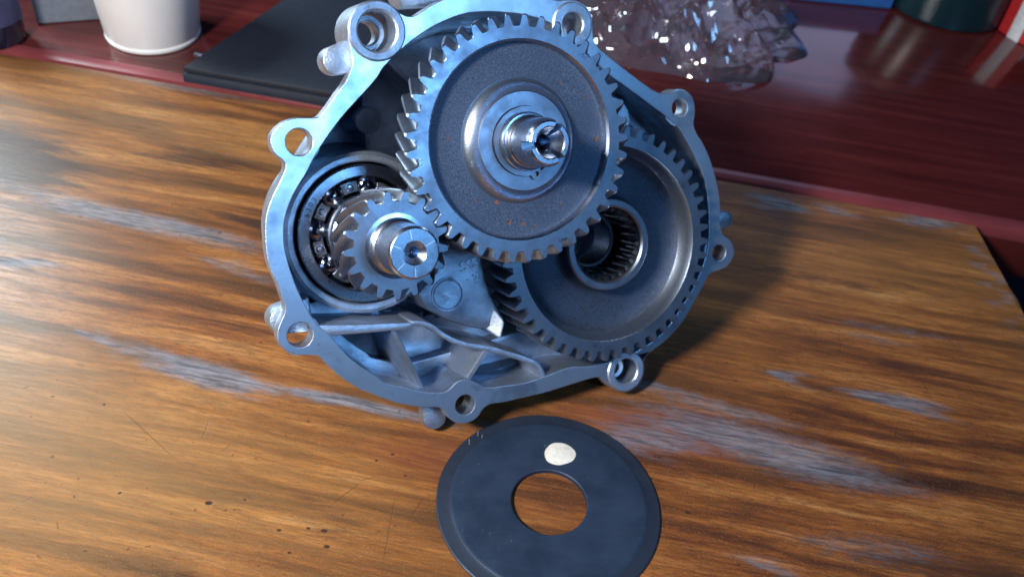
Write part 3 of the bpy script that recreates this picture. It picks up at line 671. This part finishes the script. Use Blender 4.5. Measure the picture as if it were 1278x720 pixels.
# blue box, dark jar, red packet
bl = gthing('blue_box', 251.5, 630.8, 'blue box at the back edge of the red table', 'box', -.02)
v, f = mmv(box(0, 0, 12, 72, 44, 24)); o = obj_from('box_body', v, f, M['blue'], bl); b = o.modifiers.new('b', 'BEVEL'); b.width = .002; b.segments = 3
v, f = mmv(box(0, 0, 24.6, 70, 42, 1.0)); obj_from('box_lid', v, f, M['blue'], bl)
jr = gthing('dark_jar', 328.2, 623.0, 'wide dark teal jar at the back right of the red table', 'jar')
v, f = mmv(lathe((0, 0), [(0.01, 0), (38, 0), (40, 1.5), (40.6, 4), (40.6, 60), (38, 64), (0.01, 64)], 96)); obj_from('jar_body', v, f, M['teal'], jr)
v, f = mmv(lathe((0, 0), [(38, 64.2), (39.4, 64.5), (39.4, 76), (38.4, 77), (0.01, 77)], 96)); obj_from('jar_lid', v, f, M['slate'], jr)
rp = gthing('red_packet', 382.1, 592.5, 'red and white packet at the far right of the red table', 'packet', .5)
v, f = mmv(box(0, 0, 22, 46, 26, 44)); o = obj_from('packet_body', v, f, M['redcard'], rp); b = o.modifiers.new('b', 'BEVEL'); b.width = .001; b.segments = 2
v, f = mmv(box(-14, -13.1, 7, 18.2, .5, 8)); obj_from('white_panel', v, f, M['whitecard'], rp)
v, f = mmv(box(-23.1, 0, 22, .5, 9, 44.1)); obj_from('white_stripe', v, f, M['whitecard'], rp)
# crumpled clear plastic bag
def film():
    t = NT('clear_plastic_film'); lw = t.new('ShaderNodeFresnel'); lw.inputs[0].default_value = 1.5
    gl = t.new('ShaderNodeBsdfGlossy'); gl.inputs['Color'].default_value = (1, 1, 1, 1); gl.inputs['Roughness'].default_value = .07
    tr = t.new('ShaderNodeBsdfTransparent'); tr.inputs[0].default_value = (.93, .94, .97, 1)
    df = t.new('ShaderNodeBsdfDiffuse'); df.inputs[0].default_value = (.62, .64, .85, 1)
    m1 = t.new('ShaderNodeMixShader'); m1.inputs[0].default_value = .06; t.link(tr.outputs[0], m1.inputs[1]); t.link(df.outputs[0], m1.inputs[2])
    m2 = t.new('ShaderNodeMixShader'); t.link(t.math('MULTIPLY', lw.outputs[0], 2.0, True), m2.inputs[0]); t.link(m1.outputs[0], m2.inputs[1]); t.link(gl.outputs[0], m2.inputs[2])
    t.link(m2.outputs[0], t.out.inputs[0]); return t.m
M['film'] = film()
def crumple(name, x, y, rx, ry, h, seed, label, n=72):
    V, F = [], []
    def ridge(p): return 1 - abs(noise.noise(p))*2
    for j in range(n+1):
        for i in range(n+1):
            a, b = 2*i/n-1, 2*j/n-1
            if 0 < i < n and 0 < j < n: a += random.uniform(-.7, .7)/n; b += random.uniform(-.7, .7)/n
            # square -> disc
            px, py = a*math.sqrt(1-b*b/2), b*math.sqrt(1-a*a/2); r = math.hypot(px, py)
            e = 1 + .34*noise.noise(Vector((px*2.2, py*2.2, seed)))
            q = Vector((px*2.4, py*2.4, seed))
            z = h*(max(0, 1-r**2.2)**.8)*max(.03, .16+.44*ridge(q)+.36*ridge(q*2.1+Vector((5, 2, 1)))+.20*ridge(q*4.3)) + .3
            sx = 5.0*noise.noise(q*1.9+Vector((9, 0, 0))); sy = 5.0*noise.noise(q*1.9+Vector((0, 9, 0)))
            V.append(((px*rx*e+sx*(1-r))*MM, (py*ry*e+sy*(1-r))*MM, z*MM))
    for j in range(n):
        for i in range(n):
            k = j*(n+1)+i; F.append((k, k+1, k+n+1)); F.append((k+1, k+n+2, k+n+1))
    o = obj_from(name, V, F, M['film'], None, 12); o.location = (x*MM, y*MM, TZ*MM); tag(o, label, 'plastic bag'); return o
crumple('plastic_bag', 132, 562, 78, 72, 36, 3.1, 'crumpled clear plastic bag heaped on the red table behind the gearbox')
